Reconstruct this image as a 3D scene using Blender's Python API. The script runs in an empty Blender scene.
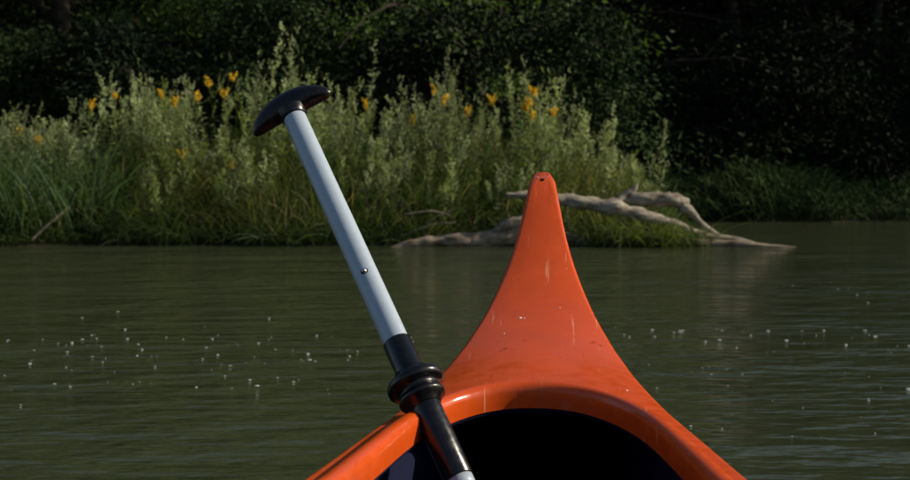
import bpy, math, random
import numpy as np
from mathutils import Vector, noise as mn

rng = np.random.default_rng(7)
random.seed(7)
scene = bpy.context.scene
COL = scene.collection

# ------------------------------------------------------------------ helpers
class MB:
    """mesh accumulator"""
    def __init__(s):
        s.v=[]; s.c=[]; s.f=[]; s.n=0
    def add(s, V, F, C, mat=0):
        V=np.asarray(V,float).reshape(-1,3); F=np.asarray(F,int)
        C=np.asarray(C,float)
        if C.ndim==1: C=np.tile(C,(len(V),1))
        s.v.append(V); s.c.append(C); s.f.append((F+s.n, mat)); s.n+=len(V)
    def build(s, name, mats, smooth=False, link=True):
        V=np.concatenate(s.v); C=np.concatenate(s.c)
        me=bpy.data.meshes.new(name)
        loops=[];starts=[];mi=[];o=0
        for F,m in s.f:
            k=F.shape[1]; n=len(F)
            loops.append(F.ravel()); starts.append(o+np.arange(n)*k); mi.append(np.full(n,m)); o+=n*k
        loops=np.concatenate(loops);starts=np.concatenate(starts);mi=np.concatenate(mi)
        me.vertices.add(len(V)); me.vertices.foreach_set("co",V.ravel())
        me.loops.add(len(loops)); me.loops.foreach_set("vertex_index",loops.astype(np.int32))
        me.polygons.add(len(starts)); me.polygons.foreach_set("loop_start",starts.astype(np.int32))
        me.polygons.foreach_set("material_index",mi.astype(np.int32))
        me.polygons.foreach_set("use_smooth",np.full(len(starts),smooth))
        a=me.color_attributes.new("Col",'FLOAT_COLOR','POINT')
        a.data.foreach_set("color",np.concatenate([C,np.ones((len(C),1))],1).ravel().astype(np.float32))
        for m in mats: me.materials.append(m)
        me.update(calc_edges=True); me.validate()
        ob=bpy.data.objects.new(name,me)
        if link: COL.objects.link(ob)
        return ob

def norm(a): return a/np.maximum(np.linalg.norm(a,axis=-1,keepdims=True),1e-9)

def leaves(mb,P,D,L,W,C,mat=0):
    n=len(P); D=norm(D)
    R=rng.normal(size=(n,3)); S=norm(np.cross(D,R)); N=np.cross(D,S)
    L=np.asarray(L)[:,None];W=np.asarray(W)[:,None]
    V=np.stack([P,P+D*L*.45+S*W*.5+N*L*.04,P+D*L-N*L*.05,P+D*L*.45-S*W*.5+N*L*.04],1)
    F=np.arange(n*4).reshape(n,4)
    mb.add(V.reshape(-1,3),F,np.repeat(C,4,0),mat)

def blades(mb,P,D,L,W,droop,C,seg=4,mat=0):
    n=len(P); D=norm(D)
    R=rng.normal(size=(n,3)); R[:,2]=0; S=norm(np.cross(D,norm(R)+1e-4))
    L=np.asarray(L)[:,None]; W=np.asarray(W)[:,None]; dr=np.asarray(droop)[:,None]
    H=D.copy();H[:,2]=0;H=norm(H)
    rows=[]
    for i in range(seg+1):
        t=i/seg
        c=P+D*L*t+H*(dr*L*t*t*.6)-np.array([0,0,1.])*(dr*L*t**2.6*.8)
        w=W*(0.75+.5*t-1.25*t*t)*.5+W*.02
        rows.append(c-S*w); rows.append(c+S*w)
    V=np.stack(rows,1)
    k=2*(seg+1)
    base=np.arange(n)[:,None]*k
    F=np.concatenate([base+np.array([[2*i,2*i+1,2*i+3,2*i+2]]) for i in range(seg)],0)
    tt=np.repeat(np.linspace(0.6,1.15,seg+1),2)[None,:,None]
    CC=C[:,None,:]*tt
    mb.add(V.reshape(-1,3),F,CC.reshape(-1,3),mat)

def tube(mb,pts,rad,col,sides=8,mat=0,rough=0.0,cap=True,nf=6.0):
    pts=np.asarray(pts,float); rad=np.asarray(rad,float); n=len(pts)
    T=norm(np.gradient(pts,axis=0))
    ref=np.array([0.13,0.21,1.0]) if abs(T[0,2])<.8 else np.array([1.,.2,.1])
    V=[]
    for i in range(n):
        a=norm(np.cross(T[i],ref)); b=np.cross(T[i],a)
        for j in range(sides):
            th=2*math.pi*j/sides
            d=a*math.cos(th)+b*math.sin(th)
            r=rad[i]
            if rough: 
                q=pts[i]+d*r
                r*=1+rough*mn.noise(Vector(q*nf))+rough*.5*mn.noise(Vector(q*nf*3))
            V.append(pts[i]+d*r)
    F=[[i*sides+j,i*sides+(j+1)%sides,(i+1)*sides+(j+1)%sides,(i+1)*sides+j] for i in range(n-1) for j in range(sides)]
    V=np.array(V); mb.add(V,F,col,mat)
    if cap:
        for i0,p,sg in ((0,pts[0]-T[0]*rad[0]*.3,1),((n-1)*sides,pts[-1]+T[-1]*rad[-1]*.3,-1)):
            ring=V[i0:i0+sides]
            f=[[j,(j+1)%sides,sides] for j in range(sides)]
            if sg>0: f=[g[::-1] for g in f]
            mb.add(np.vstack([ring,p]),f,col if np.ndim(col)==1 else col[0],mat)

def spline(P,k=8):
    P=np.asarray(P,float); out=[]
    Q=np.vstack([2*P[0]-P[1],P,2*P[-1]-P[-2]])
    for i in range(1,len(Q)-2):
        for j in range(k):
            t=j/k
            a,b,c,d=Q[i-1],Q[i],Q[i+1],Q[i+2]
            out.append(.5*((2*b)+(-a+c)*t+(2*a-5*b+4*c-d)*t*t+(-a+3*b-3*c+d)*t**3))
    out.append(P[-1]); return np.array(out)

# ------------------------------------------------------------------ materials
def newmat(name):
    m=bpy.data.materials.new(name); m.use_nodes=True
    nt=m.node_tree; nt.nodes.clear()
    out=nt.nodes.new('ShaderNodeOutputMaterial'); return m,nt,out
def N(nt,t,**k):
    n=nt.nodes.new(t)
    for a,b in k.items(): setattr(n,a,b)
    return n
def pbsdf(nt,col=None,rough=.5,spec=.5,metal=0):
    p=N(nt,'ShaderNodeBsdfPrincipled')
    if col is not None: p.inputs['Base Color'].default_value=(*col,1)
    p.inputs['Roughness'].default_value=rough
    p.inputs['Specular IOR Level'].default_value=spec
    p.inputs['Metallic'].default_value=metal
    return p

def leafmat(name,trans=.35,rough=.5,spec=.3):
    m,nt,out=newmat(name)
    at=N(nt,'ShaderNodeVertexColor',layer_name="Col")
    p=pbsdf(nt,None,rough,spec); nt.links.new(at.outputs[0],p.inputs['Base Color'])
    if trans<=0:
        nt.links.new(p.outputs[0],out.inputs[0]); return m
    tr=N(nt,'ShaderNodeBsdfTranslucent')
    mul=N(nt,'ShaderNodeMix',data_type='RGBA',blend_type='MULTIPLY'); mul.inputs[0].default_value=1
    mul.inputs[7].default_value=(1.25,1.3,.6,1)
    nt.links.new(at.outputs[0],mul.inputs[6]); nt.links.new(mul.outputs[2],tr.inputs[0])
    mx=N(nt,'ShaderNodeMixShader'); mx.inputs[0].default_value=trans
    nt.links.new(p.outputs[0],mx.inputs[1]); nt.links.new(tr.outputs[0],mx.inputs[2])
    nt.links.new(mx.outputs[0],out.inputs[0]); return m
M_leaf=leafmat("leaf_material",.42,.55,.25)
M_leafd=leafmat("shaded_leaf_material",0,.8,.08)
M_petal=leafmat("petal_material",.3,.6)

def woodmat(name,c1,c2,scale=6):
    m,nt,out=newmat(name)
    tc=N(nt,'ShaderNodeTexCoord')
    mp=N(nt,'ShaderNodeMapping'); mp.inputs['Scale'].default_value=(1,4,4)
    nt.links.new(tc.outputs['Object'],mp.inputs[0])
    nz=N(nt,'ShaderNodeTexNoise'); nz.inputs['Scale'].default_value=scale; nz.inputs['Detail'].default_value=8; nz.inputs['Roughness'].default_value=.7
    nt.links.new(mp.outputs[0],nz.inputs[0])
    cr=N(nt,'ShaderNodeValToRGB'); cr.color_ramp.elements[0].position=.38; cr.color_ramp.elements[1].position=.60
    cr.color_ramp.elements[0].color=(*c1,1); cr.color_ramp.elements[1].color=(*c2,1)
    nt.links.new(nz.outputs[0],cr.inputs[0])
    p=pbsdf(nt,None,.85,.2); nt.links.new(cr.outputs[0],p.inputs['Base Color'])
    b=N(nt,'ShaderNodeBump'); b.inputs['Strength'].default_value=.9; b.inputs['Distance'].default_value=.04
    nt.links.new(nz.outputs[0],b.inputs['Height']); nt.links.new(b.outputs[0],p.inputs['Normal'])
    nt.links.new(p.outputs[0],out.inputs[0]); return m
M_bark=woodmat("bark_material",(.02,.015,.01),(.06,.048,.036),5)
M_drift=woodmat("driftwood_material",(.15,.115,.08),(.50,.44,.34),5)
M_driftd=woodmat("wet_driftwood_material",(.12,.085,.055),(.38,.31,.22),5)

def simple(name,col,rough,spec=.5,bump=0,bscale=60,metal=0,var=0,scuff=0):
    m,nt,out=newmat(name); p=pbsdf(nt,col,rough,spec,metal)
    tc=N(nt,'ShaderNodeTexCoord'); nz=N(nt,'ShaderNodeTexNoise'); nz.inputs['Scale'].default_value=bscale; nz.inputs['Detail'].default_value=6
    nt.links.new(tc.outputs['Object'],nz.inputs[0])
    mr=N(nt,'ShaderNodeMapRange'); mr.inputs[1].default_value=.3; mr.inputs[2].default_value=.7
    mr.inputs[3].default_value=max(rough-.1,.02); mr.inputs[4].default_value=rough+.12
    nt.links.new(nz.outputs[0],mr.inputs[0]); nt.links.new(mr.outputs[0],p.inputs['Roughness'])
    if var:
        n2=N(nt,'ShaderNodeTexNoise'); n2.inputs['Scale'].default_value=bscale*.25; n2.inputs['Detail'].default_value=8
        nt.links.new(tc.outputs['Object'],n2.inputs[0])
        mx=N(nt,'ShaderNodeMix',data_type='RGBA'); 
        mx.inputs[6].default_value=(*[c*(1-var) for c in col],1); mx.inputs[7].default_value=(*[min(1,c*(1+var)) for c in col],1)
        nt.links.new(n2.outputs[0],mx.inputs[0]); last=mx.outputs[2]
        if scuff:
            for rot,sc,lo,hi,cc,amt in ((.5,(160,9,9),.66,.72,(.85,.42,.26),.5),(-.9,(190,12,12),.68,.73,(.28,.03,.006),.5),(.2,(14,14,14),.60,.80,(.40,.09,.03),.45)):
                mp=N(nt,'ShaderNodeMapping'); mp.inputs['Scale'].default_value=sc; mp.inputs['Rotation'].default_value=(0,0,rot)
                nt.links.new(tc.outputs['Object'],mp.inputs[0])
                n3=N(nt,'ShaderNodeTexNoise'); n3.inputs['Scale'].default_value=1; n3.inputs['Detail'].default_value=5; nt.links.new(mp.outputs[0],n3.inputs[0])
                r3=N(nt,'ShaderNodeMapRange'); r3.inputs[1].default_value=lo; r3.inputs[2].default_value=hi; r3.inputs[4].default_value=amt
                nt.links.new(n3.outputs[0],r3.inputs[0])
                m3=N(nt,'ShaderNodeMix',data_type='RGBA'); m3.inputs[7].default_value=(*cc,1)
                nt.links.new(r3.outputs[0],m3.inputs[0]); nt.links.new(last,m3.inputs[6]); last=m3.outputs[2]
        nt.links.new(last,p.inputs['Base Color'])
    if bump:
        b=N(nt,'ShaderNodeBump'); b.inputs['Strength'].default_value=bump; b.inputs['Distance'].default_value=.002
        nt.links.new(nz.outputs[0],b.inputs['Height']); nt.links.new(b.outputs[0],p.inputs['Normal'])
    nt.links.new(p.outputs[0],out.inputs[0]); return m

M_orange=simple("orange_plastic",(.62,.078,.008),.27,.5,.12,45,var=.18,scuff=1)
M_navy=simple("navy_lining",(.005,.008,.035),.7,.2,.3,80)
M_black=simple("black_plastic",(.006,.006,.007),.27,.5,.1,120)
M_alu=simple("painted_aluminium",(.40,.48,.56),.34,.5,.05,150,var=.10)
M_steel=simple("steel",(.5,.5,.5),.3,.5,0,100,metal=1)
M_dark=simple("dark_hole",(.01,.008,.006),.8,.1)
M_foam=simple("foam_material",(.5,.51,.5),.5,.4)
M_white=simple("white_fleck",(.8,.78,.72),.6,.3)

# water
m,nt,out=newmat("river_water"); M_water=m
tc=N(nt,'ShaderNodeTexCoord')
p=pbsdf(nt,(.05,.052,.03),.06,.5); p.inputs['IOR'].default_value=1.33
def nzn(scale,sx,sy,det,rough=.5,rot=0):
    mp=N(nt,'ShaderNodeMapping'); mp.inputs['Scale'].default_value=(sx,sy,1); mp.inputs['Rotation'].default_value=(0,0,rot)
    nt.links.new(tc.outputs['Object'],mp.inputs[0])
    z=N(nt,'ShaderNodeTexNoise'); z.inputs['Scale'].default_value=scale; z.inputs['Detail'].default_value=det; z.inputs['Roughness'].default_value=rough
    nt.links.new(mp.outputs[0],z.inputs[0]); return z
b=None
for sc,sx,sy,det,dist,rot in ((.8,.6,1,2,.10,.2),(3.4,.6,1.3,3,.045,-.15),(9,.6,1.3,2,.018,.1),(26,.7,1.2,2,.0035,.3)):
    z=nzn(sc,sx,sy,det,.5,rot)
    bb=N(nt,'ShaderNodeBump'); bb.inputs['Strength'].default_value=1; bb.inputs['Distance'].default_value=dist
    nt.links.new(z.outputs[0],bb.inputs['Height'])
    if b: nt.links.new(b.outputs[0],bb.inputs['Normal'])
    b=bb
nt.links.new(b.outputs[0],p.inputs['Normal'])
z=nzn(.25,1,1,4)
mx=N(nt,'ShaderNodeMix',data_type='RGBA'); mx.inputs[6].default_value=(.034,.044,.022,1); mx.inputs[7].default_value=(.052,.062,.032,1)
nt.links.new(z.outputs[0],mx.inputs[0]); nt.links.new(mx.outputs[2],p.inputs['Base Color'])
nt.links.new(p.outputs[0],out.inputs[0])

# ground
m,nt,out=newmat("soil_material"); M_soil=m
tc=N(nt,'ShaderNodeTexCoord'); z=N(nt,'ShaderNodeTexNoise'); z.inputs['Scale'].default_value=3; z.inputs['Detail'].default_value=9
nt.links.new(tc.outputs['Object'],z.inputs[0])
cr=N(nt,'ShaderNodeValToRGB'); cr.color_ramp.elements[0].position=.4; cr.color_ramp.elements[1].position=.6
cr.color_ramp.elements[0].color=(.035,.028,.018,1); cr.color_ramp.elements[1].color=(.05,.06,.022,1)
nt.links.new(z.outputs[0],cr.inputs[0]); p=pbsdf(nt,None,.95,.1); nt.links.new(cr.outputs[0],p.inputs['Base Color'])
bb=N(nt,'ShaderNodeBump'); bb.inputs['Distance'].default_value=.05; nt.links.new(z.outputs[0],bb.inputs['Height']); nt.links.new(bb.outputs[0],p.inputs['Normal'])
nt.links.new(p.outputs[0],out.inputs[0])

# ------------------------------------------------------------------ terrain + water
def sstep(a,b,x):
    t=np.clip((x-a)/(b-a),0,1); return t*t*(3-2*t)
def shore(x):
    x=np.asarray(x,float)
    return 13.55+9.5*sstep(2.3,3.6,x)+.14*np.sin(x*1.7+1)+.09*np.sin(x*4.3)
def gz(x,y):
    x=np.asarray(x,float);y=np.asarray(y,float)
    d=y-shore(x)
    a=np.clip(d*.28,-.7,.45)+.12*np.clip(d,0,1)+np.clip((d-3)*.02,0,1.5)+.05*np.sin(x*2.1+y)*np.cos(y*1.7)
    e=-14-y
    bnk=np.clip(e*.2,-.7,1.2)
    return np.where(y>0,a,bnk)
xs=np.concatenate([np.linspace(-300,-22,20),np.linspace(-20,20,161),np.linspace(22,300,20)])
ys=np.concatenate([np.linspace(-300,-32,14),np.linspace(-30,9,30),np.linspace(10,32,111),np.linspace(34,320,22)])
X,Y=np.meshgrid(xs,ys); Z=gz(X,Y)
nx,ny=len(xs),len(ys)
idx=np.arange(nx*ny).reshape(ny,nx)
F=np.stack([idx[:-1,:-1],idx[:-1,1:],idx[1:,1:],idx[1:,:-1]],-1).reshape(-1,4)
mb=MB(); mb.add(np.stack([X,Y,Z],-1).reshape(-1,3),F,[.05,.05,.03]); mb.build("ground",[M_soil],True)
mb=MB(); mb.add([[-300,-300,0],[300,-300,0],[300,320,0],[-300,320,0]],[[0,1,2,3]],[0,0,0]); mb.build("river_water",[M_water])

# ------------------------------------------------------------------ bank vegetation
cx=np.array([-12,-8,-5.5,-4.9,-4.4,-3.9,-3.1,-2.6,-2.2,-1.8,-1.4,-.8,-.2,.3,.8,1.4,1.8,2.2,2.6,3.0])
cz=np.array([1.7,1.75,1.6,1.5,1.65,1.9,1.8,1.9,2.15,1.85,1.95,1.5,1.95,1.6,1.85,1.75,1.3,.9,.45,.2])
def crest(x): return np.interp(x,cx,cz)
stemcol=np.array([.14,.14,.05])

def weed(mb,x,y,h,pale,lean,ppl=1.0):
    z0=float(gz(x,y)); nseg=6
    t=np.linspace(0,1,nseg); bend=rng.normal(0,.07,2)
    pts=np.stack([x+lean[0]*h*t**1.7+bend[0]*h*t*t,y+lean[1]*h*t**1.7+bend[1]*h*t*t,z0-.03+h*t],1)
    tube(mb,pts,np.linspace(.006,.002,nseg),stemcol*(.7+.6*rng.random()),3,0,cap=False)
    def at(u): return np.stack([np.interp(u,t,pts[:,i]) for i in range(3)],1)
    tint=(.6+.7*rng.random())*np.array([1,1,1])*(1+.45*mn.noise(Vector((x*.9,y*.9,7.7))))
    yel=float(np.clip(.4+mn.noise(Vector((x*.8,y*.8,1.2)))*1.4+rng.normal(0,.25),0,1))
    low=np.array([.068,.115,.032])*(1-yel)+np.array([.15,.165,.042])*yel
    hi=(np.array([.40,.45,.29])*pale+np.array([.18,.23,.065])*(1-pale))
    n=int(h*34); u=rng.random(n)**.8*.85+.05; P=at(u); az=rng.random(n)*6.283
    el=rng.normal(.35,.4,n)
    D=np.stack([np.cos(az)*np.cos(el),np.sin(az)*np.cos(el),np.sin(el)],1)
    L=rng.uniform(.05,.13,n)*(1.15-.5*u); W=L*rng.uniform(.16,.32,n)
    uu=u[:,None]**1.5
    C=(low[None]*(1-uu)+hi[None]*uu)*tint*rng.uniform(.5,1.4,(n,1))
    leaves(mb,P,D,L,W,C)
    nb=int(rng.integers(7,14)*ppl); ub=rng.uniform(.62,1,nb); B=at(ub)
    for k in range(nb):
        az=rng.random()*6.283; lb=(.20*(1.15-ub[k])+.05)*rng.uniform(.7,1.3)
        e=rng.uniform(.85,1.4)
        d=np.array([math.cos(az)*math.cos(e),math.sin(az)*math.cos(e),math.sin(e)])
        m=int(6+lb*45); s=rng.random(m)
        P=B[k]+d*lb*s[:,None]+rng.normal(0,.006,(m,3))
        D=d*1.3+rng.normal(0,.5,(m,3))
        L=rng.uniform(.016,.04,m); W=L*rng.uniform(.3,.5,m)
        C=hi[None]*tint*rng.uniform(.7,1.45,(m,1))
        leaves(mb,P,D,L,W,C)
    return pts

mb=MB(); 
cnt=0
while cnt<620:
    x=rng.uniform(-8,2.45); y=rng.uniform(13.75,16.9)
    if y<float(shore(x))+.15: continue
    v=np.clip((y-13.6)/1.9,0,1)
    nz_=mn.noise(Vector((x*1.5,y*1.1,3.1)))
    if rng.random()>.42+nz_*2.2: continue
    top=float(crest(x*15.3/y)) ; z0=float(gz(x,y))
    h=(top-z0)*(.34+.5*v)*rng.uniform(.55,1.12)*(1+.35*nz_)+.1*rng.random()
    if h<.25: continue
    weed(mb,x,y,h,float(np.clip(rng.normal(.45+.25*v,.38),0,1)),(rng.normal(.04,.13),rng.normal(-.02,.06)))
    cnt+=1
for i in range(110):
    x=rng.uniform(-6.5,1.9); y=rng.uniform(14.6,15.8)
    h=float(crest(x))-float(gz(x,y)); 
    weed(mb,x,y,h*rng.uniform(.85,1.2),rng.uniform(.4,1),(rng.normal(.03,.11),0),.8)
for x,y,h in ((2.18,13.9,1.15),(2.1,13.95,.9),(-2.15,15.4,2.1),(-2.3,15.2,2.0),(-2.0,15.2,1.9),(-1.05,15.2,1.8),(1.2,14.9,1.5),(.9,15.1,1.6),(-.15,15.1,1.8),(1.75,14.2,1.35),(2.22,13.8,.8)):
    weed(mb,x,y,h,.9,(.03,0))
mb.build("tall_weeds",[M_leaf])

mb=MB()
# x, y, world height of the flower head
spots=[(-5.3,14.8,1.55),(-5.05,14.7,1.38),(-4.9,14.8,1.25),(-5.4,14.5,1.3),(-4.35,14.6,1.68),(-3.3,14.6,1.83),(-3.2,14.6,1.72),(-3.05,14.6,1.78),(-2.7,14.5,1.93),(-2.62,14.5,1.8),(-2.2,14.5,1.98),(-2.5,14.1,.95),
 (-3.0,14.1,1.05),(.8,14.5,1.85),(.9,14.5,1.74),(.72,14.4,1.64),(.84,14.4,1.55),(-.2,14.6,1.86),(-.13,14.6,1.74),(.42,14.5,1.74),(1.05,14.5,1.58),(-.6,14.5,1.5),(-1.2,14.6,1.66),(-1.7,14.6,1.75),(-5.6,14.5,1.5),(-3.9,14.5,1.75),(.15,14.5,1.6)]
for (x,y,zt) in spots:
    z0=float(gz(x,y)); h=zt-z0
    x+=rng.normal(0,.05)
    pts=weed(mb,x,y,h*.95,.1,(0,0),.5); tip=pts[-1]; big=rng.uniform(.6,1.1)
    for k in range(int(rng.integers(4,9))):
        az=rng.random()*6.283; d=np.array([math.cos(az)*.6,math.sin(az)*.6,.8])
        lb=rng.uniform(.05,.12)*big; m=26; s=rng.random(m)
        P=tip-np.array([0,0,.08])*rng.random()+d*lb*s[:,None]+rng.normal(0,.007,(m,3))
        C=np.array([.92,.62,.04])[None]*rng.uniform(.65,1.08,(m,1))
        leaves(mb,P,rng.normal(size=(m,3)),rng.uniform(.014,.026,m),rng.uniform(.011,.018,m),C,1)
mb.build("goldenrod_plants",[M_leaf,M_petal])

mb=MB()
def scatter(n,x0,x1,d0,d1):
    x=rng.uniform(x0,x1,n); y=shore(x)+rng.uniform(d0,d1,n); return x,y
n=24000; x,y=scatter(n,-8,2.7,.0,3.0)
v=np.clip((y-shore(x))/1.8,0,1); top=crest(x); z=gz(x,y)
nzv=np.array([mn.noise(Vector((a*1.1,b_*1.1,5.))) for a,b_ in zip(x,y)])
L=np.clip((top-z)*(.36+.35*v),.12,1.25)*rng.uniform(.5,1.2,n)*(1+.5*nzv)
D=np.stack([rng.normal(.05,.24,n)+.3*nzv,rng.normal(-.08,.24,n),np.ones(n)],1)
g=np.clip(rng.random(n)+nzv,0,1)[:,None]; C=np.array([.065,.115,.028])*g+np.array([.16,.18,.05])*(1-g); C*=rng.uniform(.5,1.3,(n,1))
dry=rng.random(n)<.10; C[dry]=np.array([.42,.36,.18])*rng.uniform(.6,1.1,(dry.sum(),1))
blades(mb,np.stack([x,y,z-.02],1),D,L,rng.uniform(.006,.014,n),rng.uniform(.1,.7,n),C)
n=8000; x,y=scatter(n,-8,2.75,-.06,.35); z=gz(x,y)
nzv=np.array([mn.noise(Vector((a*2.1,b_*1.1,9.))) for a,b_ in zip(x,y)])
L=rng.uniform(.15,.5,n)*np.interp(x,[-9,1.5,2.7],[1,1,.7])*(1+1.1*nzv); D=np.stack([rng.normal(0,.4,n),rng.normal(-.45,.3,n),np.full(n,.9)],1)
C=np.array([.055,.09,.024])*rng.uniform(.4,1.5,(n,1))
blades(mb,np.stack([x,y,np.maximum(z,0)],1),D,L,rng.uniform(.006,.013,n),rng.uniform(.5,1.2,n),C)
mb.build("riverbank_grass",[M_leaf])
mb=MB()
n=900; cxs=rng.uniform(-6.2,-3.9,60); k=rng.integers(0,60,n)
x=cxs[k]+rng.normal(0,.12,n); y=shore(x)+np.abs(rng.normal(.35,.3,n)); z=gz(x,y)
L=rng.uniform(.6,1.35,n); D=np.stack([rng.normal(.0,.26,n),rng.normal(-.1,.2,n),np.ones(n)],1)
C=np.array([.08,.14,.06])*rng.uniform(.6,1.5,(n,1))
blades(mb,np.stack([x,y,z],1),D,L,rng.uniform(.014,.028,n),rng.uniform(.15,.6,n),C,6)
n=1300; x=rng.normal(2.0,.3,n); y=13.22+rng.normal(0,.13,n); L=rng.uniform(.12,.55,n)
D=np.stack([rng.normal(0,.4,n),rng.normal(-.2,.3,n),np.ones(n)],1); C=np.array([.13,.17,.045])*rng.uniform(.45,1.4,(n,1))
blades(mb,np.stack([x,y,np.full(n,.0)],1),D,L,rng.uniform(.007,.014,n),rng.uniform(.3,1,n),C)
mb.build("reeds",[M_leaf])

mb=MB(); n=22000; x=rng.uniform(2.6,13,n); y=shore(x)+rng.uniform(0,4,n); z=gz(x,y)
L=rng.uniform(.3,1.0,n)*(.8+.35*np.sin(x*1.3)); D=np.stack([rng.normal(0,.3,n),rng.normal(-.1,.3,n),np.ones(n)],1)
C=np.array([.055,.09,.027])*rng.uniform(.5,1.4,(n,1))
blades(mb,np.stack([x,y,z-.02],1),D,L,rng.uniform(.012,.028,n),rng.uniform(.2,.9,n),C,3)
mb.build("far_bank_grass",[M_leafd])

# ------------------------------------------------------------------ trees
def make_tree(name,seed,H,spread,col,lf=1.0,low=.1,lm=None):
    global rng
    keep=rng; rng=np.random.default_rng(seed)
    mb=MB()
    t=np.linspace(0,1,10)
    w1,w2=rng.normal(0,.5,2); ph=rng.random()*6
    T=np.stack([w1*t**1.5+.15*np.sin(t*5+ph),w2*t**1.5+.15*np.cos(t*6+ph),H*.92*t-.2],1)
    tube(mb,T,.17*(1-t*.88)*H/10,[.1,.08,.06],8,0,rough=.2)
    nl=26; P=[];Dl=[];CC=[]
    for i in range(nl):
        f=low+(1-low)*((i+rng.random())/nl)**.9
        f=min(f,.99)
        b=np.array([np.interp(f,t,T[:,k]) for k in range(3)])
        az=i*2.4+rng.normal(0,.4); ln=spread*(1.05-.65*f**1.5)*rng.uniform(.6,1.2)
        up=rng.uniform(.1,.7)
        s=np.linspace(0,1,6)
        d=np.array([math.cos(az),math.sin(az),0])
        pts=b+d*ln*s[:,None]; pts[:,2]+=ln*(up*s-.4*s*s*s); pts[:,:2]+=rng.normal(0,.05*ln,2)*s[:,None]**2
        tube(mb,pts,np.linspace(.05,.008,6)*H/10,[.1,.08,.06],5,0,cap=False)
        for j in range(9):
            u=rng.uniform(.25,1.05); c=np.array([np.interp(min(u,1),s,pts[:,k]) for k in range(3)])
            off=rng.normal(0,.28*spread*.35,3); off[2]*=.6
            e=c+off
            tube(mb,np.array([c,(c+e)/2+[0,0,.05],e]),[.012,.009,.004],[.1,.08,.06],3,0,cap=False)
            m=int(78*lf*rng.uniform(.6,1.4)); tint=rng.uniform(.45,1.5)
            q=e+np.clip(rng.normal(0,1,(m,3)),-1.9,1.9)*np.array([.34,.34,.13])*rng.uniform(.7,1.25)
            dd=(q-c)*.8+rng.normal(0,.3,(m,3)); dd[:,2]-=.2
            P.append(q);Dl.append(dd);CC.append(np.array(col)[None]*tint*rng.uniform(.6,1.4,(m,1)))
    P=np.concatenate(P);Dl=np.concatenate(Dl);CC=np.concatenate(CC);n=len(P)
    L=rng.uniform(.07,.16,n)
    leaves(mb,P,Dl,L,L*rng.uniform(.28,.5,n),CC,1)
    ob=mb.build(name,[M_bark,lm or M_leaf],link=False)
    rng=keep
    return ob.data
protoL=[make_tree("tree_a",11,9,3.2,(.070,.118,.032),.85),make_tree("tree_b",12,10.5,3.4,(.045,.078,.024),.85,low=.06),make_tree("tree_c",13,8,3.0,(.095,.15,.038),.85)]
protoD=[make_tree("tree_d",21,10,3.3,(.014,.022,.009),.9,low=.05,lm=M_leafd),make_tree("tree_e",22,11,3.6,(.011,.018,.008),.9,low=.04,lm=M_leafd)]  # leaf colours darkened to near black, painting in the shade of the woods
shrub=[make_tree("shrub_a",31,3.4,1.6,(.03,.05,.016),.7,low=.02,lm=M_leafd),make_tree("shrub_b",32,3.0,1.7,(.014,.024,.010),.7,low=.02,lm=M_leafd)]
def put(name,me,x,y,s,zoff=0):
    o=bpy.data.objects.new(name,me); COL.objects.link(o)
    o.location=(x,y,float(gz(x,y))+zoff); o.rotation_euler=(0,0,rng.random()*6.283); o.scale=(s,s,s*rng.uniform(.92,1.1))
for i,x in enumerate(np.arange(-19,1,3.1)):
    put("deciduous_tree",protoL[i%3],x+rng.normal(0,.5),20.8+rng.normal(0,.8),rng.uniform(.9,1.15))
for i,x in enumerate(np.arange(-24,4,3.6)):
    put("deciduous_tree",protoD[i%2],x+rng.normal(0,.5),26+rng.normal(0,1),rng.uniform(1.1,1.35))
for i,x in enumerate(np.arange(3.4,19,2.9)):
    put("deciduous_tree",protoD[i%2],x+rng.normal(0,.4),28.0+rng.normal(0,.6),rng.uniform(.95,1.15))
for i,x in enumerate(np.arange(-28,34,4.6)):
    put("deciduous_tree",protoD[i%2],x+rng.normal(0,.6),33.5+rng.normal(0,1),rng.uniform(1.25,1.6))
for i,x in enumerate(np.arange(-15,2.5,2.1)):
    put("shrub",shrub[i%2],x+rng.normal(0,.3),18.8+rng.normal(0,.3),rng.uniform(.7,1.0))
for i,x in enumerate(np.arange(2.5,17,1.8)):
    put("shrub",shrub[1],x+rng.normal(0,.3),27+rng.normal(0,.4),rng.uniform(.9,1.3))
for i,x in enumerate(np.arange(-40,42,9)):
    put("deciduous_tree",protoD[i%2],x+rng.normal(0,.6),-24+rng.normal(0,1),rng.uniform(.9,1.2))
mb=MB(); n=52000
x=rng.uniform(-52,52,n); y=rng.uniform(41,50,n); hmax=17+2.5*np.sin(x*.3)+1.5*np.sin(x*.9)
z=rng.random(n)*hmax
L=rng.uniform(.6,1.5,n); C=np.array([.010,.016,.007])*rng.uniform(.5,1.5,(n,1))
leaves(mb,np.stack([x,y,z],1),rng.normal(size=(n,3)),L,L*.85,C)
mb.build("distant_forest",[M_leafd])

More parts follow.
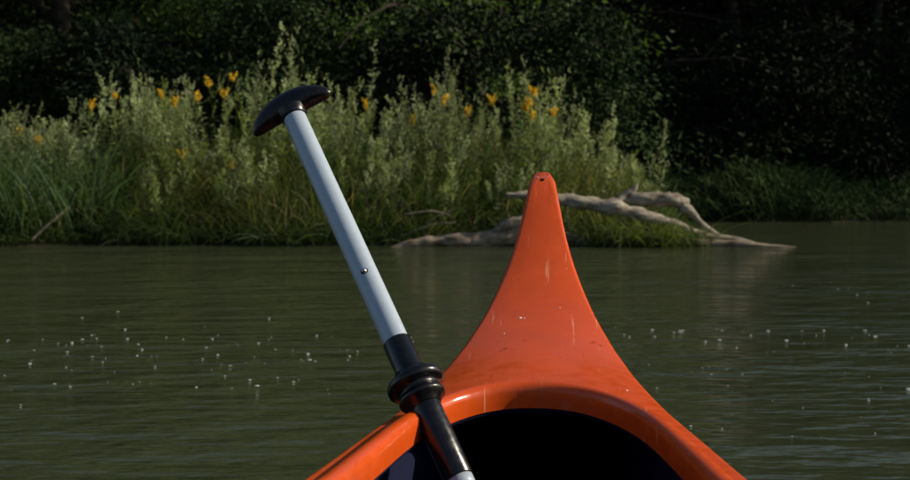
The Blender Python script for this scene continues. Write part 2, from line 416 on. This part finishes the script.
# ------------------------------------------------------------------ driftwood
def log(mb,P,R,mat=0,rough=.5,sides=12,k=8):
    Q=spline(np.column_stack([np.array(P,float),np.array(R,float)]),k)
    pts=Q[:,:3].copy()
    for i in range(len(pts)):
        pts[i]+=np.array(mn.noise_vector(Vector(pts[i]*2.3)))*.05
    tube(mb,pts,np.maximum(Q[:,3],.004),[.4,.35,.3],sides,mat,rough=rough)
mb=MB()
log(mb,[(.53,13.25,.57),(.80,13.27,.535),(1.10,13.3,.50),(1.53,13.3,.41),(1.95,13.3,.31),(2.47,13.3,.15),(3.05,13.25,.04),(3.3,13.2,-.03)],[.022,.045,.065,.080,.068,.055,.04,.02],sides=14)
log(mb,[(1.75,13.35,.40),(1.9,13.35,.47),(2.12,13.37,.50),(2.32,13.4,.49),(2.45,13.42,.47)],[.03,.06,.085,.085,.05])
log(mb,[(1.74,13.35,.44),(1.82,13.36,.52),(1.90,13.36,.58),(1.93,13.36,.64)],[.04,.035,.022,.01])
log(mb,[(2.36,13.4,.45),(2.5,13.36,.36),(2.65,13.3,.22),(2.85,13.28,.06)],[.06,.045,.035,.025])
log(mb,[(.8,13.27,.53),(.9,13.4,.6),(1.0,13.5,.62)],[.02,.015,.006])
mb.build("driftwood_log",[M_drift],True)
mb=MB()
log(mb,[(-.78,13.2,-.03),(-.45,13.22,.0),(-.16,13.25,.03),(.37,13.3,.08),(.72,13.33,.13),(1.3,13.4,.07),(1.95,13.35,.03),(2.5,13.3,.03)],[.02,.05,.06,.10,.13,.07,.05,.03],sides=14)
log(mb,[(.3,13.3,.1),(.6,13.25,.21),(.85,13.3,.25),(1.15,13.36,.17)],[.04,.07,.06,.03])
log(mb,[(2.2,13.2,.03),(2.6,13.18,.05),(3.1,13.15,.03),(3.6,13.12,.005)],[.03,.045,.03,.012])
mb.build("driftwood_log",[M_driftd],True)
mb=MB()
for a,b,c in (((-.55,13.5,.34),(-.25,13.45,.36),(-.02,13.42,.30)),((-.3,13.45,.22),(-.1,13.4,.34),(.05,13.38,.42)),((-.6,13.45,.1),(-.2,13.42,.2),(0,13.4,.24)),
              ((-4.45,13.3,.05),(-4.25,13.3,.24),(-4.05,13.35,.42)),((2.05,13.1,.02),(2.03,13.1,.12),(2.0,13.1,.22))):
    log(mb,[a,b,c],[.013,.011,.004],0,.2,6,5)
mb.build("driftwood_twigs",[M_driftd],True)

# ------------------------------------------------------------------ canoe
YAW=math.atan(.083)
canoe=bpy.data.objects.new("orange_canoe",None); COL.objects.link(canoe)
canoe.location=(-.03,0,0); canoe.rotation_euler=(0,0,-YAW)
MID=-.2
kd=np.array([-.2,.0,.4,.8,1.0,1.22,1.38,1.58,1.72,1.82,1.93,2.06,2.13,2.17,2.19])
kw=np.array([.385,.38,.345,.283,.250,.212,.184,.147,.121,.098,.070,.038,.024,.0165,.010])
kz=np.array([.30,.30,.302,.308,.312,.319,.326,.338,.356,.383,.430,.517,.581,.618,.628])
def hermite(xq,xk,yk):
    m=np.gradient(yk,xk); i=np.clip(np.searchsorted(xk,xq)-1,0,len(xk)-2)
    h=xk[i+1]-xk[i]; t=(xq-xk[i])/h
    return (2*t**3-3*t**2+1)*yk[i]+(t**3-2*t*t+t)*h*m[i]+(-2*t**3+3*t*t)*yk[i+1]+(t**3-t*t)*h*m[i+1]
def fold(d): return MID+np.abs(np.asarray(d,float)-MID)
def W(d): return hermite(np.clip(fold(d),-.2,2.19),kd,kw)
def ZE(d): return hermite(np.clip(fold(d),-.2,2.19),kd,kz)
def crown(d): return np.interp(fold(d),[1.2,1.45,1.65,1.8,1.95,2.1,2.19],[.0,.012,.018,.012,.006,.003,.001])
def deckz(x,d):
    w=W(d); u=np.clip(np.abs(x)/w,0,1)
    return ZE(d)+crown(d)*(1-u**2.2)
FL=.036; D0,D1=1.22,1.562
def Win(d):
    dd=fold(d); s=np.clip((dd-D0)/(D1-D0),0,1)
    return (W(d)-FL)*np.maximum(1-s**6,0)**(1/2.3)
def inner_path():
    dA=np.linspace(MID,D0,30)[:-1]
    th=np.linspace(0,math.pi/2,90); dB=D0+(D1-D0)*np.sin(th)
    d=np.concatenate([dA,dB]); x=Win(d); x[-1]=0
    return x,d
xi,di=inner_path()
thB=np.linspace(0,1,36)
dob=D0+(2.19-D0)*(thB**.9)
do=np.concatenate([di[:29],dob]); xo=W(do)
tipn=6
a=np.linspace(0,math.pi/2,tipn)
xo=np.concatenate([xo[:-1],.010*np.cos(a)]); do=np.concatenate([do[:-1],2.19+.008*np.sin(a)])
def resample(x,d,n0,n):
    xa,da=x[:n0],d[:n0]; xb,db=x[n0-1:],d[n0-1:]
    s=np.concatenate([[0],np.cumsum(np.hypot(np.diff(xb),np.diff(db)))]); q=np.linspace(0,s[-1],n-n0+1)
    return np.concatenate([xa,np.interp(q,s,xb)[1:]]),np.concatenate([da,np.interp(q,s,db)[1:]])
nO=len(xo); xi,di=resample(xi,di,29,nO)
def full(x,d):
    R=np.stack([x,d],1); Lf=np.stack([-x[::-1],d[::-1]],1)[1:]
    fwd=np.vstack([R,Lf])
    st=np.stack([-fwd[1:-1,0],2*MID-fwd[1:-1,1]],1)
    return np.vstack([fwd,st])
OUT=full(xo,do); INN=full(xi,di)
K=20; rings=[]
for k in range(K+1):
    t=k/K; P=INN*(1-t)+OUT*t
    z=deckz(P[:,0],np.clip(P[:,1],2*MID-2.19,2.19))
    rings.append(np.column_stack([P,z]))
o=rings[-1].copy()
def offs(P,dist):
    T=np.roll(P[:,:2],-1,0)-np.roll(P[:,:2],1,0); Nn=norm(np.column_stack([T[:,1],-T[:,0]]))
    return Nn*dist
e1=o.copy(); e1[:,:2]+=offs(o,.004); e1[:,2]-=.003
e2=o.copy(); e2[:,:2]+=offs(o,.0055); e2[:,2]-=.010
e3=o.copy(); e3[:,:2]+=offs(o,.001); e3[:,2]-=.022
allr=rings+[e1,e2,e3]
def ringmesh(mb,R,col=(0,0,0),mat=0,flip=False):
    n=len(R[0]); V=np.concatenate(R); F=[]
    for k in range(len(R)-1):
        for i in range(n):
            j=(i+1)%n; q=[k*n+i,(k+1)*n+i,(k+1)*n+j,k*n+j]
            F.append(q[::-1] if flip else q)
    mb.add(V,F,col,mat)
def child(ob,par):
    ob.parent=par; return ob
mb=MB(); ringmesh(mb,allr); 
dk=child(mb.build("deck",[M_orange],True),canoe)
mb=MB(); ringmesh(mb,[r-np.array([0,0,.005]) for r in rings[:-1]],flip=True); child(mb.build("deck_underside",[M_navy],True),canoe)
base=rings[0]
prof=[(.019,.0005),(.0175,.005),(.013,.009),(.007,.0108),(0,.0095),(-.005,.005),(-.006,-.001),(-.0055,-.012),(-.005,-.022)]
R=[]
for ox,oz in prof[::-1]:
    q=base.copy(); q[:,:2]+=offs(base,ox)
    q[:,2]=deckz(q[:,0],np.clip(q[:,1],-2.59,2.19))+oz if ox>0 else base[:,2]+oz
    R.append(q)
mb=MB(); ringmesh(mb,R); child(mb.build("cockpit_rim",[M_orange],True),canoe)
R=[]
for ox,oz in ((-.0045,-.004),(-.0035,-.026),(.004,-.03),(.03,-.012)):
    q=base.copy(); q[:,:2]+=offs(base,ox); q[:,2]=base[:,2]+oz; R.append(q)
mb=MB(); ringmesh(mb,R,flip=True); child(mb.build("rim_lining",[M_navy],True),canoe)
def hullsec(d,off=0):
    w=max(float(W(d))+.001-off,.002); ze=float(ZE(d))-(.02 if off==0 else .006)
    f=float(fold(d))
    kz_=np.interp(f,[-.2,1.5,1.8,2.0,2.08,2.14,2.19],[-.11,-.10,-.07,.02,.16,.36,.58])+off
    kz_=min(kz_,ze-.01)
    H=ze-kz_
    fl=np.array([(1,1),(1.015,.8),(1.0,.6),(.95,.4),(.84,.22),(.62,.09),(.34,.025),(0,0)])
    hgt=kz_+H*fl[:,1]; x=w*fl[:,0]
    return np.vstack([np.column_stack([x,hgt]),np.column_stack([-x[::-1][1:],hgt[::-1][1:]])])
ds=np.concatenate([np.linspace(2*MID-2.185,2*MID-1.5,18)[:-1],np.linspace(2*MID-1.5,1.5,30)[:-1],np.linspace(1.5,2.185,18)])
def hullmesh(name,off,mat,dd):
    V=[];
    for d in dd:
        s=hullsec(d,off); V.append(np.column_stack([s[:,0],np.full(len(s),d),s[:,1]]))
    n=len(V[0]); F=[[i*n+j,i*n+j+1,(i+1)*n+j+1,(i+1)*n+j] for i in range(len(dd)-1) for j in range(n-1)]
    if off:
        F2=[[j,j+1,n-2-j,n-1-j] for j in range(n//2-1)]; m0=(len(dd)-1)*n
        F+= [f for f in F2]+[[m0+a for a in f[::-1]] for f in F2]
    mb=MB(); mb.add(np.concatenate(V),F,[0,0,0]); return child(mb.build(name,[mat],True),canoe)
hullmesh("hull",0,M_orange,ds)
hullmesh("inner_lining",.010,M_navy,ds[5:-5])
for sname,sd in (("seat_front",-.05),("seat_rear",-1.2)):
    mb=MB(); w=float(W(sd))-.02; hh=.03
    xsn=np.linspace(-w,w,15); prof2=[(-.13,-hh),(-.13,0),(-.11,.012),(0,.004),(.11,.012),(.13,0),(.13,-hh)]
    V=[[x,sd+a,.17+b-.02*(1-(x/w)**2)] for x in xsn for a,b in prof2]; n=len(prof2)
    F=[[i*n+j,i*n+(j+1)%n,(i+1)*n+(j+1)%n,(i+1)*n+j] for i in range(14) for j in range(n)]
    mb.add(V,F,[0,0,0]); child(mb.build(sname,[M_navy],False),canoe)
def dome(mb,c,nrm,r,h,col=(0,0,0),mat=0):
    nrm=norm(np.array(nrm,float)); a=norm(np.cross(nrm,[.3,1,.2])); b=np.cross(nrm,a)
    V=[];F=[];m=10;L=4
    for k in range(L):
        th=k/L*math.pi/2
        for j in range(m):
            ph=j/m*6.2832; V.append(np.array(c)+(a*math.cos(ph)+b*math.sin(ph))*r*math.cos(th)+nrm*h*math.sin(th))
    V.append(np.array(c)+nrm*h)
    for k in range(L-1):
        for j in range(m): F.append([k*m+j,k*m+(j+1)%m,(k+1)*m+(j+1)%m,(k+1)*m+j])
    mb.add(V,F,col,mat); mb.add(V,[[(L-1)*m+j,(L-1)*m+(j+1)%m,L*m] for j in range(m)],col,mat)
def decknrm(x,d):
    e=.004; zx=(deckz(x+e,d)-deckz(x-e,d))/(2*e); zy=(deckz(x,d+e)-deckz(x,d-e))/(2*e)
    return np.array([-float(zx),-float(zy),1])
def ondeck(x,d): return [x,d,float(deckz(x,d))]
mb=MB(); dome(mb,ondeck(.0,2.165),decknrm(0,2.165),.0036,.0012); child(mb.build("bow_hole",[M_dark],True),canoe)
mb=MB(); 
for x,d in ((-.009,2.172),(.008,2.174)): dome(mb,ondeck(x,d),decknrm(x,d),.0018,.001)
child(mb.build("bow_rivets",[M_steel],True),canoe)
mb=MB()
for x,d,r in ((.078,1.80,.0042),(.088,1.795,.0036),(-.045,1.76,.004),(-.05,1.752,.003),(-.035,1.755,.0028),(-.02,1.79,.0025),(.03,1.72,.002),(-.06,1.70,.002)):
    dome(mb,ondeck(x,d),decknrm(x,d),r,r*.35)
for i in range(40):
    d=rng.uniform(1.64,1.95); x=rng.uniform(-.8,.8)*float(W(d)); r=rng.uniform(.0006,.0014); dome(mb,ondeck(x,d),decknrm(x,d),r,r*.4)
m,nt,out=newmat("water_drop"); g=N(nt,'ShaderNodeBsdfGlass'); g.inputs['IOR'].default_value=1.33; g.inputs['Roughness'].default_value=.02; nt.links.new(g.outputs[0],out.inputs[0])
child(mb.build("water_drops",[m],True),canoe)
mb=MB()
for x,d,r in ((-.028,1.868,.0026),(-.022,1.866,.0014),(.115,1.60,.0016),(.03,1.90,.0012),(-.05,1.82,.0012),(.04,2.0,.001)):
    dome(mb,ondeck(x,d),decknrm(x,d),r,.0008)
child(mb.build("flecks",[M_white],True),canoe)

# ------------------------------------------------------------------ paddle
paddle=bpy.data.objects.new("canoe_paddle",None); COL.objects.link(paddle)
cam=np.array([0,0,.6]); KS=1.07
G=cam+(np.array([-.211,1.62,.704])-cam)*KS
Dp=norm(np.array([.168,-.24,-.318]))
side=norm(np.cross(Dp,np.array([0,1,0])-Dp*Dp[1]))
if side[0]<0: side=-side
nor=np.cross(side,Dp)
def lathe(name,prof,mat,sides=40,sm=True,so=0):
    V=[];F=[]
    for s,r in prof:
        c=G+Dp*(s+so)*KS
        for j in range(sides):
            th=6.28318*j/sides; V.append(c+(side*math.cos(th)+nor*math.sin(th))*r)
    n=sides
    for i in range(len(prof)-1):
        for j in range(n): F.append([i*n+j,i*n+(j+1)%n,(i+1)*n+(j+1)%n,(i+1)*n+j])
    mb=MB(); mb.add(V,F,[0,0,0]); return child(mb.build(name,[mat],sm),paddle)
RS=.0163
lathe("upper_shaft",[(.012,RS-.0006),(.378,RS-.0006)],M_alu)
lathe("lower_shaft",[(.374,.012),(.3743,RS+.0006),(.375,RS+.0012),(.553,RS+.0012),(.554,RS+.0006),(.5542,.012)],M_black)
lathe("joint_collar",[(.552,.010),(.5523,RS-.0004),(.569,RS-.0004),(.5695,.010)],M_alu)
lathe("drip_ring",[(.410,RS),(.411,.021),(.416,.0225),(.419,.024),(.420,.032),(.422,.0345),(.426,.0355),(.430,.035),(.432,.031),(.433,.026),(.437,.0245),(.441,.025),(.4425,.028),(.445,.0288),(.448,.028),(.450,.022),(.456,.0195),(.458,RS)],M_black,so=.006)
mb=MB(); ns=41; m=24; V=[]
for i in range(ns):
    s=-1+2*i/(ns-1); a=.0565*s; sp=abs(s)
    rr=max(1-sp**2.6,0)**.5
    ra=.0165*rr*(1-.12*s*s)+.0004; rb=.0150*rr+.0004
    c=G+side*a*KS+Dp*(.014*s*s-.006+ (.004 if s<0 else 0)*s*s)*KS
    for j in range(m):
        th=6.28318*j/m; ca,sa=math.cos(th),math.sin(th)
        bulge=1.0+ (.35*math.exp(-(s/.32)**2) if sa>0 else 0)*sa
        V.append(c+Dp*sa*ra*bulge*KS+nor*ca*rb*KS)
F=[[i*m+j,i*m+(j+1)%m,(i+1)*m+(j+1)%m,(i+1)*m+j] for i in range(ns-1) for j in range(m)]
mb.add(V,F,[0,0,0]); child(mb.build("t_grip",[M_black],True),paddle)
lathe("grip_socket",[(.008,.021),(.014,.0195),(.018,.0178),(.0205,RS),(.0207,.012)],M_black)
mb=MB(); c=G+Dp*.2804*KS
dv=norm(cam-c); dv=norm(dv-Dp*np.dot(dv,Dp)); 
dome(mb,c+dv*(RS-.0022),dv,.0052,.0028,mat=0); dome(mb,c+dv*(RS-.0012),dv,.0036,.0045,mat=1)
child(mb.build("push_button",[M_dark,M_steel],True),paddle)
mb=MB(); ns=20; V=[];m=9
for i in range(ns):
    t=i/(ns-1); s=.565+.40*t
    hw=.07*min(1,(t/.35))**.7*(max(1-((t-.75)/.25)**2,0)**.4 if t>.75 else 1)+.008*(t<.3)+.001
    for sgn in (1,-1):
        for j in range(m):
            u=-1+2*j/(m-1); V.append(G+Dp*s*KS+side*hw*u+nor*(sgn*.004*(1-u*u)+.012*(1-u*u)*math.sin(t*3)*.6+sgn*.0005))
F=[]
for i in range(ns-1):
    for q in range(2):
        for j in range(m-1):
            a=i*2*m+q*m+j; F.append([a,a+1,a+1+2*m,a+2*m])
mb.add(V,F,[0,0,0]); child(mb.build("blade",[M_black],True),paddle)

# ------------------------------------------------------------------ foam flecks on water
mb=MB()
def foam(n,x0,x1,y0,y1,cl=14,sg=.35):
    cxx=rng.uniform(x0,x1,cl); cyy=rng.uniform(y0,y1,cl)
    for i in range(n):
        if rng.random()<.5:
            k=rng.integers(cl); x=cxx[k]+rng.normal(0,sg); y=cyy[k]+rng.normal(0,sg*.5)
        else: x=rng.uniform(x0,x1); y=rng.uniform(y0,y1)
        r=(abs(rng.normal(0,.0019))+.0012)*(1+.12*(y-3.5)); dome(mb,(x,y,0),(0,0,1),r*rng.uniform(.8,1.7),r*.2)
foam(110,-1.9,-.3,3.6,5.2); foam(110,.5,2.0,3.0,5.4,12,.4); foam(45,2.0,4.0,5.0,8.0); foam(15,-2.6,-.2,4.6,6.0)
mb.build("water_foam",[M_foam],True)

# ------------------------------------------------------------------ light, world, camera
sun_dir=norm(np.array([.80,.02,.46]))
el=math.asin(sun_dir[2]); az=math.atan2(sun_dir[0],sun_dir[1])
sd=bpy.data.lights.new("sun",'SUN'); sd.energy=4.6; sd.angle=math.radians(.6); sd.color=(1,.88,.70)
so=bpy.data.objects.new("sun",sd); COL.objects.link(so)
so.rotation_euler=Vector(sun_dir).to_track_quat('Z','Y').to_euler(); so.location=(20,-5,30)
w=bpy.data.worlds.new("World"); scene.world=w; w.use_nodes=True
nt=w.node_tree; bg=nt.nodes['Background']
sk=nt.nodes.new('ShaderNodeTexSky'); sk.sky_type='NISHITA'; sk.sun_disc=False
sk.sun_elevation=el; sk.sun_rotation=az
nt.links.new(sk.outputs[0],bg.inputs[0]); bg.inputs[1].default_value=.085
cd=bpy.data.cameras.new("camera"); co=bpy.data.objects.new("camera",cd); COL.objects.link(co)
cd.lens=50; cd.sensor_width=36; cd.clip_end=1000; cd.clip_start=.05
co.location=(0,0,.6); co.rotation_euler=(math.radians(90-2.31),0,0)
cd.dof.use_dof=True; cd.dof.focus_distance=1.85; cd.dof.aperture_fstop=11
scene.camera=co
scene.view_settings.view_transform='Standard'; scene.view_settings.look='None'; scene.view_settings.exposure=0
